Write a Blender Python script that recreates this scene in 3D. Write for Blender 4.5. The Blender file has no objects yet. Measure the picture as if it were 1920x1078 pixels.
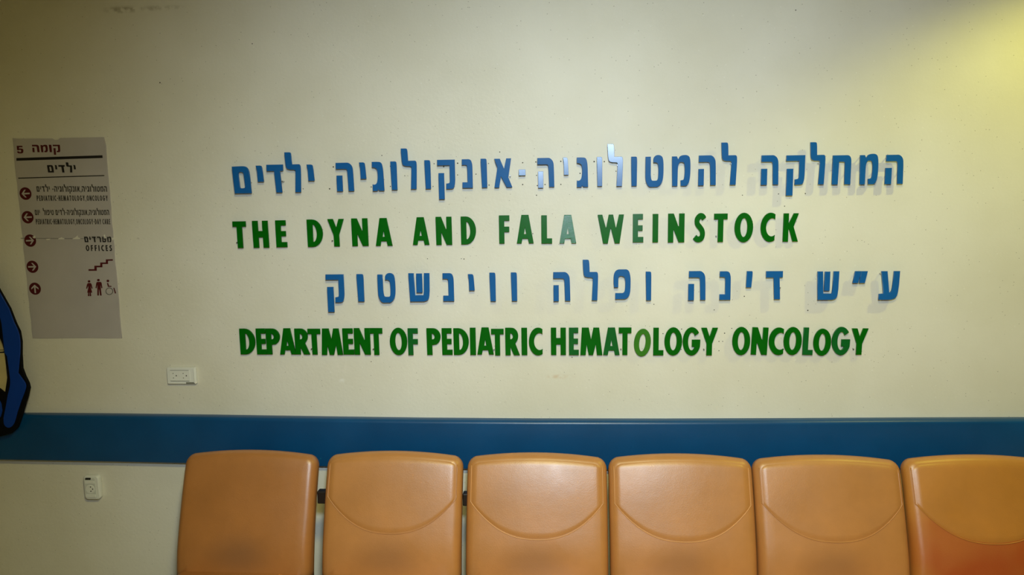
import bpy, bmesh, math, random
from math import pi, sin, cos, radians, sqrt, atan2
from mathutils import Vector, Matrix
random.seed(7)
C = bpy.context.scene.collection
SC = bpy.context.scene

# ------------------------------------------------------------------ camera
F_PX, D_WALL, CAM_Z = 1300.0, 2.6, 1.69
YAW, PIT, ROL = radians(-3.9186), radians(7.1202), radians(-0.8289)
def _rot():
    cy, sy, cp, sp, cr, sr = cos(YAW), sin(YAW), cos(PIT), sin(PIT), cos(ROL), sin(ROL)
    Rz = Matrix(((cr, -sr, 0), (sr, cr, 0), (0, 0, 1)))
    Rx = Matrix(((1, 0, 0), (0, cp, -sp), (0, sp, cp)))
    Ry = Matrix(((cy, 0, sy), (0, 1, 0), (-sy, 0, cy)))
    return Ry @ Rx @ Rz                     # columns: right, up, forward in (x, z, y)
RM = _rot()
def ray(px, py):
    d = RM @ Vector(((px-960)/F_PX, -(py-539)/F_PX, 1))
    return d
def at(px, py, depth=D_WALL):
    """point of the photograph's pixel on the vertical plane `depth` metres in front of the lens"""
    d = ray(px, py)
    return Vector((d[0]/d[2]*depth, depth-D_WALL, CAM_Z + d[1]/d[2]*depth))
cam_data = bpy.data.cameras.new('camera')
cam_data.sensor_fit = 'HORIZONTAL'; cam_data.sensor_width = 36.0
cam_data.lens = F_PX/1920*36.0; cam_data.clip_start = 0.02
cam = bpy.data.objects.new('camera', cam_data); C.objects.link(cam)
r, u, f = RM.col[0], RM.col[1], RM.col[2]
sw = lambda v: Vector((v[0], v[2], v[1]))
r, u, f = sw(r), sw(u), sw(f)
M3 = Matrix((r, u, -f)).transposed()
cam.matrix_world = Matrix.Translation((0, -D_WALL, CAM_Z)) @ M3.to_4x4()
SC.camera = cam

# ------------------------------------------------------------------ light and exposure
SC.view_settings.view_transform = 'Standard'; SC.view_settings.look = 'None'
SC.view_settings.gamma = 1.0; SC.view_settings.use_curve_mapping = False
SC.view_settings.exposure = 0.0
world = bpy.data.worlds.new('world'); SC.world = world; world.use_nodes = True
world.node_tree.nodes['Background'].inputs[0].default_value = (1.0, 0.85, 0.55, 1)
world.node_tree.nodes['Background'].inputs[1].default_value = 0.05
def area(name, loc, target, sx, sy, power, col, spread=180):
    l = bpy.data.lights.new(name, 'AREA'); l.shape = 'RECTANGLE'; l.size = sx; l.size_y = sy
    l.energy = power; l.color = col; l.spread = radians(spread)
    o = bpy.data.objects.new(name, l); C.objects.link(o); o.location = loc
    o.rotation_euler = (Vector(target)-Vector(loc)).to_track_quat('-Z', 'Y').to_euler()
    return o
CEIL = 2.85
area('ceiling_panel_light', (0.10, -2.30, CEIL-0.03), (0.10, -2.30, 0), 0.3, 0.3, 48, (1.0, 0.88, 0.30))
sp = bpy.data.lights.new('downlight_beam', 'SPOT'); sp.energy = 37; sp.color = (1.0, 0.97, 0.16)
sp.spot_size = radians(131); sp.spot_blend = 0.42; sp.shadow_soft_size = 0.022
so = bpy.data.objects.new('downlight_beam', sp); C.objects.link(so); so.location = (1.93, -0.72, CEIL-0.04)
fl = bpy.data.lights.new('camera_flash', 'SPOT'); fl.energy = 186; fl.color = (0.655, 0.82, 1.0)
fl.spot_size = radians(102); fl.spot_blend = 1.0; fl.shadow_soft_size = 0.10
fo = bpy.data.objects.new('camera_flash', fl); C.objects.link(fo); fo.location = (0.10, -2.62, 2.13)
fo.rotation_euler = (Vector((0.24, 0, 0.98))-fo.location).to_track_quat('-Z', 'Y').to_euler()

# ------------------------------------------------------------------ helpers
def link(name, me, m=None, parent=None):
    o = bpy.data.objects.new(name, me); C.objects.link(o)
    if m is not None:
        if me.materials: me.materials[0] = m
        else: me.materials.append(m)
    if parent is not None: o.parent = parent
    return o
def tag(o, label, cat, group=None):
    o['label'] = label; o['category'] = cat
    if group: o['group'] = group
    return o
def struct(o): o['kind'] = 'structure'; return o
def thing(name, label, cat, loc, group=None, rz=0):
    o = bpy.data.objects.new(name, None); C.objects.link(o); o.location = loc; o.rotation_euler = (0, 0, rz)
    o.empty_display_size = 0.05
    return tag(o, label, cat, group)
def mesh(name, verts, faces, smooth=False):
    me = bpy.data.meshes.new(name); me.from_pydata([tuple(v) for v in verts], [], faces); me.validate(); me.update()
    if smooth:
        for p in me.polygons: p.use_smooth = True
    return me
def bm_mesh(name, bm, smooth=False):
    bmesh.ops.recalc_face_normals(bm, faces=bm.faces)
    me = bpy.data.meshes.new(name); bm.to_mesh(me); bm.free()
    if smooth:
        for p in me.polygons: p.use_smooth = True
    return me
def add_box(bm, c, s, bev=0.0, seg=2, rot=None):
    ret = bmesh.ops.create_cube(bm, size=1.0)
    vs = ret['verts']
    for v in vs: v.co = Vector((v.co.x*s[0], v.co.y*s[1], v.co.z*s[2]))
    if bev > 0:
        es = list({e for v in vs for e in v.link_edges})
        rr = bmesh.ops.bevel(bm, geom=es, offset=bev, segments=seg, profile=0.5, affect='EDGES')
        vs = list({v for f_ in rr['faces'] for v in f_.verts} | {v for v in vs if v.is_valid})
    mt = Matrix.Translation(c) @ (rot.to_4x4() if rot else Matrix.Identity(4))
    bmesh.ops.transform(bm, matrix=mt, verts=vs)
def box(name, c, s, m, parent=None, bev=0.0, seg=2, rot=None, smooth=False):
    bm = bmesh.new(); add_box(bm, c, s, bev, seg, rot)
    return link(name, bm_mesh(name, bm, smooth), m, parent)
def tube_mesh(name, pts, rad, n=8, closed=False):
    vs, fs = [], []
    P = [Vector(p) for p in pts]; L = len(P)
    prev = None
    for i, p in enumerate(P):
        a = P[i-1] if (i > 0 or closed) else p
        b = P[(i+1) % L] if (i < L-1 or closed) else p
        t = (b-a).normalized()
        if prev is None:
            prev = t.orthogonal().normalized()
        nn = (prev - t*prev.dot(t)).normalized(); prev = nn
        bb = t.cross(nn)
        for k in range(n):
            w = 2*pi*k/n; vs.append(p + nn*cos(w)*rad + bb*sin(w)*rad)
    R_ = L if closed else L-1
    for i in range(R_):
        for k in range(n):
            a, b = i*n+k, i*n+(k+1) % n
            c, d = ((i+1) % L)*n+(k+1) % n, ((i+1) % L)*n+k
            fs.append((a, b, c, d))
    if not closed:
        fs.append(tuple(range(n-1, -1, -1))); fs.append(tuple(range((L-1)*n, L*n)))
    return mesh(name, vs, fs, True)

# ------------------------------------------------------------------ materials
def mat(name, col, rough=0.5, spec=0.5, metal=0.0, coat=0.0):
    m = bpy.data.materials.new(name); m.use_nodes = True
    b = m.node_tree.nodes['Principled BSDF']
    b.inputs['Base Color'].default_value = (*col, 1); b.inputs['Roughness'].default_value = rough
    b.inputs['Specular IOR Level'].default_value = spec; b.inputs['Metallic'].default_value = metal
    b.inputs['Coat Weight'].default_value = coat
    return m
class NT:
    def __init__(s, m): s.t = m.node_tree; s.b = s.t.nodes['Principled BSDF']
    def n(s, typ, **kw):
        x = s.t.nodes.new(typ)
        for k, v in kw.items():
            if k[0] == '_': x.inputs[k[1:].replace('_', ' ')].default_value = v
            else: setattr(x, k, v)
        return x
    def l(s, a, b): s.t.links.new(a, b)
    def obj(s): return s.n('ShaderNodeTexCoord').outputs['Object']
    def noise(s, vec, scale, detail=3, rough=0.5):
        x = s.n('ShaderNodeTexNoise', _Scale=scale, _Detail=detail, _Roughness=rough); s.l(vec, x.inputs['Vector']); return x.outputs['Fac']
    def ramp(s, fac, p0, c0, p1, c1):
        x = s.n('ShaderNodeValToRGB'); e = x.color_ramp.elements
        e[0].position = p0; e[0].color = (*c0, 1); e[1].position = p1; e[1].color = (*c1, 1)
        s.l(fac, x.inputs[0]); return x.outputs[0]
    def mix(s, fac, a, b, mode='MIX'):
        x = s.n('ShaderNodeMix', data_type='RGBA', blend_type=mode)
        for v, i in ((fac, 0), (a, 6), (b, 7)):
            if hasattr(v, 'links') or isinstance(v, bpy.types.NodeSocket): s.l(v, x.inputs[i])
            elif i == 0: x.inputs[0].default_value = v
            else: x.inputs[i].default_value = (*v, 1)
        return x.outputs[2]
    def math(s, op, a, b=0.0, c=None):
        x = s.n('ShaderNodeMath', operation=op)
        for i, v in enumerate((a, b) if c is None else (a, b, c)):
            if isinstance(v, bpy.types.NodeSocket): s.l(v, x.inputs[i])
            else: x.inputs[i].default_value = v
        return x.outputs[0]
    def blob(s, vec, c, rad, soft=1.0):
        """1 at c, 0 beyond the ellipsoid rad (in object space)"""
        a = s.n('ShaderNodeVectorMath', operation='SUBTRACT'); s.l(vec, a.inputs[0]); a.inputs[1].default_value = c
        d = s.n('ShaderNodeVectorMath', operation='DIVIDE'); s.l(a.outputs[0], d.inputs[0]); d.inputs[1].default_value = rad
        q = s.n('ShaderNodeVectorMath', operation='LENGTH'); s.l(d.outputs[0], q.inputs[0])
        mr = s.n('ShaderNodeMapRange', interpolation_type='SMOOTHSTEP')
        mr.inputs[1].default_value = 1.0; mr.inputs[2].default_value = 1.0-soft; mr.inputs[3].default_value = 0; mr.inputs[4].default_value = 1
        s.l(q.outputs['Value'], mr.inputs[0]); return mr.outputs[0]
    def bump(s, h, strength, dist):
        x = s.n('ShaderNodeBump', _Strength=strength, _Distance=dist); s.l(h, x.inputs['Height']); s.l(x.outputs[0], s.b.inputs['Normal'])
    def col(s, c): s.l(c, s.b.inputs['Base Color'])

def wall_paint(name, base, marks=False):
    m = mat(name, base, 0.48, 0.35); t = NT(m); v = t.obj()
    big = t.noise(v, 1.6, 4, 0.55)
    dk = tuple(x*k for x, k in zip(base, (0.93, 0.92, 0.88))); lt = tuple(min(1, x*k) for x, k in zip(base, (1.03, 1.03, 1.04)))
    c = t.ramp(big, 0.35, dk, 0.65, lt)
    # tiny dark specks and pale flecks in the old paint
    vo = t.n('ShaderNodeTexVoronoi', _Scale=46.0, _Randomness=1.0); t.l(v, vo.inputs['Vector'])
    gate = t.noise(v, 9.0, 2)
    sp1 = t.math('LESS_THAN', vo.outputs['Distance'], 0.075)
    sp1 = t.math('MULTIPLY', sp1, t.math('GREATER_THAN', gate, 0.47))
    c = t.mix(t.math('MULTIPLY', sp1, 0.5), c, (0.20, 0.17, 0.12))
    vp = t.n('ShaderNodeTexVoronoi', _Scale=24.0, _Randomness=1.0); t.l(v, vp.inputs['Vector'])
    sp2 = t.math('LESS_THAN', vp.outputs['Distance'], 0.07)
    c = t.mix(t.math('MULTIPLY', sp2, 0.3), c, (0.92, 0.90, 0.84))
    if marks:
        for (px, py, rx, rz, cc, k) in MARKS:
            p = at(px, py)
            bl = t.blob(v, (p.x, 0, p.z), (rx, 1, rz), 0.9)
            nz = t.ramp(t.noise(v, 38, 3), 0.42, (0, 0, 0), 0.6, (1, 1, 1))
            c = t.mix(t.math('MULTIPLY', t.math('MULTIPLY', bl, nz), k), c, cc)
    t.col(c)
    nz = t.noise(v, 85, 4, 0.6); n2 = t.noise(v, 14, 3, 0.5)
    h = t.math('ADD', nz, t.math('MULTIPLY', n2, 1.5))
    h = t.math('ADD', h, t.math('MULTIPLY', sp2, 0.6)); h = t.math('SUBTRACT', h, t.math('MULTIPLY', sp1, 0.8))
    t.bump(h, 0.35, 0.0016)
    return m
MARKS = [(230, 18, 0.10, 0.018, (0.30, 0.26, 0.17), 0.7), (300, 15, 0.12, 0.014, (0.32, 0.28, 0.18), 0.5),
         (1050, 706, 0.075, 0.012, (0.62, 0.42, 0.24), 0.5), (264, 447, 0.022, 0.006, (0.30, 0.26, 0.2), 0.7),
         (642, 714, 0.02, 0.014, (0.9, 0.88, 0.82), 0.8), (640, 690, 0.05, 0.05, (0.85, 0.8, 0.7), 0.4)]
M = {}
M['wall'] = wall_paint('wall_paint', (0.80, 0.77, 0.67), True)
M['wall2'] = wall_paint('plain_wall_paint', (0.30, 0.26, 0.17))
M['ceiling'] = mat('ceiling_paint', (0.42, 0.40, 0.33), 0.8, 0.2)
def tile_mat():
    m = mat('floor_terrazzo', (0.42, 0.38, 0.30), 0.35); t = NT(m); v = t.obj()
    c = t.ramp(t.noise(v, 55, 4), 0.4, (0.34, 0.30, 0.23), 0.62, (0.52, 0.48, 0.39)); t.col(c); return m
M['floor'] = tile_mat()
def plain(name, col, rough, spec=0.5, var=0.08, scale=12, bump=0.0, bscale=300, coat=0):
    m = mat(name, col, rough, spec, 0, coat); t = NT(m); v = t.obj()
    t.col(t.ramp(t.noise(v, scale, 3), 0.3, tuple(x*(1-var) for x in col), 0.7, tuple(min(1, x*(1+var)) for x in col)))
    if bump: t.bump(t.noise(v, bscale, 2), bump, 0.001)
    return m
M['blue'] = plain('blue_letter_acrylic', (0.008, 0.115, 0.37), 0.24, 0.5, 0.06)
M['green'] = plain('green_letter_acrylic', (0.0, 0.118, 0.002), 0.30, 0.25, 0.10, 14)
M['green_light'] = plain('light_green_letter_acrylic', (0.035, 0.19, 0.010), 0.32, 0.5, 0.08, 14)
M['green_rough'] = plain('speckled_green_letter_acrylic', (0.002, 0.135, 0.02), 0.22, 0.5, 0.10, 60, 0.5, 420)
M['green_cool'] = plain('cool_green_letter_acrylic', (0.001, 0.118, 0.016), 0.28, 0.5, 0.08, 14)
M['stud'] = mat('steel_stud', (0.5, 0.5, 0.48), 0.35, 0.5, 1.0)
M['rail'] = plain('blue_vinyl_bumper', (0.003, 0.066, 0.190), 0.34, 0.5, 0.10, 5, 0.25, 500)
M['hole'] = mat('dark_hole', (0.05, 0.045, 0.035), 0.9, 0.1)
M['plastic'] = plain('white_plastic', (0.82, 0.82, 0.76), 0.35, 0.5, 0.02)
M['plastic_dull'] = plain('dull_white_plastic', (0.66, 0.67, 0.62), 0.45, 0.5, 0.02)
M['black'] = mat('black_plastic', (0.008, 0.008, 0.008), 0.5)
M['label'] = mat('grey_label_print', (0.16, 0.16, 0.12), 0.6)
M['steel'] = mat('dark_painted_steel', (0.012, 0.009, 0.009), 0.4)
M['sign'] = plain('grey_sign_sheet', (0.50, 0.46, 0.45), 0.42, 0.4, 0.06, 5)
M['print_black'] = mat('black_print', (0.012, 0.010, 0.010), 0.5)
M['print_dim'] = mat('faded_black_print', (0.055, 0.048, 0.042), 0.5)
M['print_red'] = mat('dark_red_print', (0.085, 0.004, 0.007), 0.5)
M['chip'] = plain('torn_paper', (0.78, 0.74, 0.66), 0.8)
M['fig_blue'] = plain('bright_blue_board_paint', (0.0015, 0.045, 0.34), 0.55, 0.3, 0.05)
M['fig_black'] = mat('black_board_paint', (0.002, 0.002, 0.003), 0.75, 0.15)
M['fig_cream'] = plain('cream_board_paint', (0.62, 0.52, 0.25), 0.6)
def leather(name, base, red=False, dirt=0.5):
    m = mat(name, base, 0.33, 1.0); t = NT(m); v = t.obj()
    c = t.ramp(t.noise(v, 6, 4, 0.6), 0.3, tuple(x*0.90 for x in base), 0.7, tuple(x*1.08 for x in base))
    bl = t.blob(v, (0.0, -0.06, 0.455), (0.17, 1, 0.095), 0.95)
    c = t.mix(t.math('MULTIPLY', bl, dirt), c, (0.27, 0.12, 0.045))
    if red:
        b2 = t.blob(v, (0.02, -0.05, 0.50), (0.36, 1, 0.21), 0.45)
        nz = t.ramp(t.noise(v, 5, 2), 0.3, (0.55, 0.55, 0.55), 0.6, (1, 1, 1))
        c = t.mix(t.math('MULTIPLY', t.math('MULTIPLY', b2, nz), 0.85), c, (0.40, 0.062, 0.008))
    t.col(c)
    h = t.math('ADD', t.noise(v, 260, 3, 0.6), t.math('MULTIPLY', t.noise(v, 16, 2), 2.2))
    t.bump(h, 0.22, 0.0012)
    rr = t.n('ShaderNodeMapRange'); t.l(t.noise(v, 9, 3), rr.inputs[0]); rr.inputs[3].default_value = 0.31; rr.inputs[4].default_value = 0.48
    t.l(rr.outputs[0], t.b.inputs['Roughness'])
    return m
M['leather'] = leather('tan_leatherette', (0.50, 0.212, 0.055))
M['leather_dark'] = leather('darker_tan_leatherette', (0.42, 0.165, 0.040), dirt=0.75)
M['leather_red'] = leather('reddened_tan_leatherette', (0.52, 0.21, 0.035), True, 0.3)
M['leather_ochre'] = leather('ochre_leatherette', (0.50, 0.20, 0.030), dirt=0.0)
M['piping'] = mat('tan_piping', (0.62, 0.30, 0.10), 0.4)
M['lamp'] = mat('lamp_frame', (0.8, 0.8, 0.78), 0.4)
def glow(name, col, s):
    m = mat(name, (0.9, 0.9, 0.9), 0.4); b = m.node_tree.nodes['Principled BSDF']
    b.inputs['Emission Color'].default_value = (*col, 1); b.inputs['Emission Strength'].default_value = s
    return m

# ------------------------------------------------------------------ the room
XL, XR, YB = -4.2, 3.9, -4.6
struct(box('wall_back', (0.0 + (XL+XR)/2, 0.06, CEIL/2), (XR-XL+0.2, 0.12, CEIL), None)).data.materials.append(M['wall'])
wb = bpy.data.objects['wall_back']
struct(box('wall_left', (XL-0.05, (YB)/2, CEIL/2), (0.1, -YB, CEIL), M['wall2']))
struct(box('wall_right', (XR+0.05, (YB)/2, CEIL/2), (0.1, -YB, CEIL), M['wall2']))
bm = bmesh.new()                                  # wall behind the photographer with an opening for the added glowing window
wx0, wx1, wz0, wz1 = -0.12, 0.72, 1.50, 2.22
add_box(bm, ((XL+wx0)/2, YB-0.06, CEIL/2), (wx0-XL, 0.12, CEIL)); add_box(bm, ((XR+wx1)/2, YB-0.06, CEIL/2), (XR-wx1, 0.12, CEIL))
add_box(bm, ((wx0+wx1)/2, YB-0.06, wz0/2), (wx1-wx0, 0.12, wz0)); add_box(bm, ((wx0+wx1)/2, YB-0.06, (CEIL+wz1)/2), (wx1-wx0, 0.12, CEIL-wz1))
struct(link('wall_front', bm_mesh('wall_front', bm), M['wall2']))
wn = struct(box('added_window_1', ((wx0+wx1)/2, YB-0.05, (wz0+wz1)/2), (wx1-wx0-0.06, 0.006, wz1-wz0-0.06), glow('added_glow_pane', (0.95, 1, 1), 1.0)))  # invented window, unseen: glowing pane added for the glossy letters to reflect
bm = bmesh.new()
for cx in (wx0+0.02, wx1-0.02): add_box(bm, (cx-wn.location.x, YB-0.03, (wz0+wz1)/2), (0.04, 0.05, wz1-wz0))
for cz in (wz0+0.02, wz1-0.02): add_box(bm, ((wx0+wx1)/2, YB-0.03, cz), (wx1-wx0, 0.05, 0.04))
link('added_window_frame', bm_mesh('added_window_frame', bm), M['lamp'], wn)
struct(box('floor', ((XL+XR)/2, YB/2, -0.05), (XR-XL+0.2, -YB+0.24, 0.1), M['floor']))
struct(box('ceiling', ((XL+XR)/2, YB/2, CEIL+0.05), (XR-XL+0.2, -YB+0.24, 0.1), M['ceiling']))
struct(box('baseboard_back', ((XL+XR)/2, -0.006, 0.04), (XR-XL, 0.012, 0.08), M['floor']))

# small nail holes and pocks left in the plaster
holes = [(625, 313, 2.2), (618, 354, 2.2), (696, 350.5, 1.8), (716, 291.5, 1.6), (732, 311.6, 1.6), (732, 349.5, 1.8), (568.5, 354, 1.5), (814, 307, 1.7), (812, 349.5, 1.5),
         (858, 306, 2.2), (892.5, 326.5, 1.7), (916, 306.5, 1.5), (917, 347, 1.7), (937, 285, 1.6), (980, 305, 1.8), (980, 346, 2.0), (1004.7, 303.7, 2.0), (1006, 328.8, 1.6),
         (1007.5, 348, 1.9), (1006, 366, 1.7), (1022, 346, 1.8), (759, 329.5, 1.3), (832, 312.5, 2.2), (858, 328, 1.6), (1051.5, 302.5, 2.1), (1087.6, 325, 1.9), (1114, 303, 2.2), (1133, 303, 1.9),
         (1051.6, 345.8, 1.8), (1155, 321, 1.6), (1348, 640, 1.6), (1355, 640, 1.4), (1348, 657.5, 1.5), (1358.6, 624.7, 1.8), (1469, 655, 1.5), (1243, 625.5, 1.6),
         (1278, 617, 1.7), (1277, 655, 1.5), (1072.7, 670, 1.5), (1372, 615.6, 1.5), (1459.7, 363.6, 1.6), (1510, 363, 1.7), (1392, 366, 1.5), (1471, 386.5, 1.5),
         (870, 485.5, 1.7), (801.5, 485, 1.4), (999, 438, 1.5), (1226, 570.5, 1.5), (1339, 581, 1.5), (1395.5, 555.5, 1.7), (1514.5, 582, 1.9), (865, 485, 1.3), (696, 678, 1.4), (300, 155, 2.0), (473, 82, 1.6), (1492, 19, 1.6)]
bm = bmesh.new()
for hx, hy, hr in holes:
    p = at(hx, hy); rr = hr*0.002*0.62
    ms = Matrix.Translation((p.x, -0.0003, p.z)) @ Matrix.Rotation(pi/2, 4, 'X')
    bmesh.ops.create_circle(bm, cap_ends=True, radius=rr, segments=8, matrix=ms)
h = link('nail_hole', bm_mesh('nail_hole', bm), M['hole'], wb); h['kind'] = 'stuff'
h.matrix_parent_inverse = wb.matrix_world.inverted()

# light fittings that light the place
t = thing('ceiling_light', 'square white ceiling light panel above the waiting area', 'light', (0.10, -2.30, CEIL))
bm = bmesh.new()
for s in (-1, 1): add_box(bm, (s*0.17, 0, -0.02), (0.04, 0.38, 0.04)); add_box(bm, (0, s*0.17, -0.02), (0.30, 0.04, 0.04))
link('frame', bm_mesh('frame', bm), M['lamp'], t)
box('diffuser', (0, 0, -0.012), (0.30, 0.30, 0.01), glow('lit_diffuser', (1, 0.9, 0.5), 3.0), t)
t = thing('downlight', 'round yellowish ceiling downlight close to the lettered wall at right', 'light', (1.93, -0.72, CEIL))
ring = tube_mesh('rim', [(0.06*cos(a*pi/12), 0.06*sin(a*pi/12), -0.006) for a in range(24)], 0.007, 8, True)
link('rim', ring, M['lamp'], t)
bm = bmesh.new(); bmesh.ops.create_circle(bm, cap_ends=True, radius=0.055, segments=24, matrix=Matrix.Translation((0, 0, -0.004)))
link('lamp_disc', bm_mesh('lamp_disc', bm), glow('lit_lamp', (1, 0.9, 0.4), 4.0), t)

# ------------------------------------------------------------------ blue wall bumper
def lerp_pts(pts, x):
    for (x0, y0), (x1, y1) in zip(pts, pts[1:]):
        if x <= x1 or (x1, y1) == pts[-1]:
            k = (x-x0)/(x1-x0); return y0+(y1-y0)*k
tops = [at(px, py) for px, py in ((0, 773.0), (200, 774.0), (400, 777.0), (600, 780.2), (800, 783.0), (1000, 784.6), (1250, 784.8), (1500, 783.4), (1700, 782.2), (1920, 781.8))]
bots = [at(px, py) for px, py in ((0, 857.8), (200, 860.8), (400, 865.0), (600, 870.8), (800, 874.8), (1000, 877), (1250, 877), (1500, 876), (1700, 874.5), (1920, 873))]
def smooth(P, k=3):
    z = [p.z for p in P]
    for _ in range(k): z = [z[0]] + [(z[i-1]+2*z[i]+z[i+1])/4 for i in range(1, len(z)-1)] + [z[-1]]
    return [(p.x, zz) for p, zz in zip(P, z)]
TP, BP = smooth(tops, 1), smooth(bots, 1)
xs = [XL+0.001] + [p[0] for p in TP] + [XR-0.001]
vs, fs = [], []
for x in xs:
    xx = min(max(x, TP[0][0]), TP[-1][0])
    zt = lerp_pts(TP, xx); zb = lerp_pts(BP, min(max(x, BP[0][0]), BP[-1][0]))
    T = 0.034
    prof = [(0.0, zt), (-0.004, zt)] + [(-T+0.018-0.018*sin(a), zt-0.015+0.015*cos(a)) for a in [i*pi/12 for i in range(7)]]
    prof += [(-T-0.001, (zt+zb)/2)] + [(-T+0.012-0.012*cos(a), zb+0.010-0.010*sin(a)) for a in [i*pi/12 for i in range(7)]] + [(0.0, zb)]
    for (y, z) in prof: vs.append((x, y, z))
n = len(prof)
for i in range(len(xs)-1):
    for k in range(n-1): fs.append((i*n+k, i*n+k+1, (i+1)*n+k+1, (i+1)*n+k))
fs += [tuple(range(n)), tuple(range((len(xs)-1)*n+n-1, (len(xs)-1)*n-1, -1))]
bm = bmesh.new(); bm.from_mesh(mesh('tmp', vs, fs))
rl = link('wall_bumper', bm_mesh('wall_bumper', bm, True), M['rail'])
tag(rl, 'long blue rounded vinyl bumper rail running along the wall behind the chairs', 'wall rail')

# ------------------------------------------------------------------ glyphs
def chaikin(pts, it=2):
    """pts: (x, y) sharp or (x, y, 1) rounded"""
    P = [(p[0], p[1], len(p) > 2) for p in pts]
    for _ in range(it):
        Q = []; L = len(P)
        for i, (x, y, s) in enumerate(P):
            if not s: Q.append((x, y, False)); continue
            a, b = P[i-1], P[(i+1) % L]
            Q.append((x+(a[0]-x)*0.25, y+(a[1]-y)*0.25, True)); Q.append((x+(b[0]-x)*0.25, y+(b[1]-y)*0.25, True))
        P = Q
    return [(x, y) for x, y, _ in P]
def arc(cx, cy, rx, ry, a0, a1, n=14):
    return [(cx+rx*cos(radians(a0+(a1-a0)*i/n)), cy+ry*sin(radians(a0+(a1-a0)*i/n))) for i in range(n+1)]
def px(*p):  # traced with y downwards
    return [(q[0], -q[1]) + tuple(q[2:]) for q in p]
def ell(cx, cy, rx, ry, n=28): return arc(cx, cy, rx, ry, 0, 360-360/n, n-1)
LAT = {
 'A': [[(0,0),(.17,0),(.205,.165),(.40,.165),(.435,0),(.605,0),(.43,1),(.175,1)], [(.262,.325),(.343,.325),(.3025,.56)]],
 'C': [arc(.36,.5,.36,.505,62,298,26)+[(.53,.05),(.53,.235)]+arc(.42,.5,.22,.315,-60,-300,22)+[(.53,.77),(.53,.95)]],
 'D': [[(0,0),(0,1),(.19,1)]+arc(.19,.5,.40,.5,78,-78,20)+[(.19,0)], [(.215,.19),(.215,.81)]+arc(.20,.5,.165,.33,72,-72,14)],
 'E': [[(0,0),(.41,0),(.41,.19),(.20,.19),(.20,.41),(.38,.41),(.38,.60),(.20,.60),(.20,.81),(.39,.81),(.39,1),(0,1)]],
 'F': [[(0,0),(.20,0),(.20,.41),(.39,.41),(.39,.60),(.20,.60),(.20,.81),(.40,.81),(.40,1),(0,1)]],
 'G': [arc(.33,.5,.33,.505,38,338,32)+[(.64,.36),(.645,.56),(.335,.56),(.335,.31),(.44,.31)]+arc(.33,.5,.135,.325,-38,-322,24)],
 'H': [[(0,0),(.2,0),(.2,.39),(.36,.39),(.36,0),(.56,0),(.56,1),(.36,1),(.36,.62),(.2,.62),(.2,1),(0,1)]],
 'I': [[(0,0),(.2,0),(.2,1),(0,1)]],
 'K': [[(0,0),(.2,0),(.2,.44),(.225,.44),(.37,0),(.575,0),(.39,.53),(.57,1),(.38,1),(.235,.70),(.2,.64),(.2,1),(0,1)]],
 'L': [[(0,0),(.38,0),(.38,.18),(.2,.18),(.2,1),(0,1)]],
 'M': [[(0,0),(.2,0),(.235,.39),(.31,0),(.47,0),(.565,.39),(.61,0),(.81,0),(.69,1),(.48,1),(.395,.58),(.31,1),(.06,1)]],
 'N': [[(0,0),(.19,0),(.19,.43),(.205,.43),(.375,0),(.575,0),(.575,1),(.385,1),(.385,.56),(.36,.56),(.195,1),(0,1)]],
 'O': [ell(.33,.5,.33,.505), ell(.33,.5,.125,.325)],
 'P': [[(0,0),(.2,0),(.2,.37),(.26,.385)]+arc(.24,.685,.28,.315,-66,80,16)+[(.2,1),(0,1)], [(.195,.585),(.195,.80)]+arc(.20,.69,.10,.115,72,-72,8)],
 'R': [[(0,0),(.2,0),(.2,.30),(.33,0),(.56,0),(.39,.42)]+arc(.24,.70,.265,.30,-48,80,14)+[(.2,1),(0,1)], [(.195,.58),(.195,.80)]+arc(.20,.69,.10,.115,72,-72,8)],
 'S': None,
 'T': [[(.15,0),(.35,0),(.35,.8),(.5,.8),(.5,1),(0,1),(0,.8),(.15,.8)]],
 'W': [[(0,1),(.16,1),(.28,.56),(.295,.56),(.38,1),(.53,1),(.62,.56),(.635,.56),(.73,1),(.9,1),(.755,0),(.59,0),(.46,.52),(.445,.52),(.35,0),(.19,0)]],
 'Y': [[(.2,0),(.4,0),(.4,.42),(.6,1),(.405,1),(.305,.68),(.2,1),(0,1),(.2,.42)]],
 '5': [[(.02,1),(.55,1),(.55,.82),(.22,.82),(.20,.62),(.34,.65,1),(.58,.60,1),(.60,.30,1),(.52,.0,1),(.26,-.02,1),(.04,.02,1),(0,.26),(.19,.26),(.22,.15,1),(.36,.16,1),(.40,.32,1),(.36,.48,1),(.22,.46,1),(.18,.40),(.02,.42)]],
 ',': [[(0,.18),(.16,.18),(.16,0),(.06,-.18),(0,-.18),(.05,0),(0,0)]],
 '-': [[(0,.40),(.3,.40),(.3,.56),(0,.56)]],
}
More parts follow.
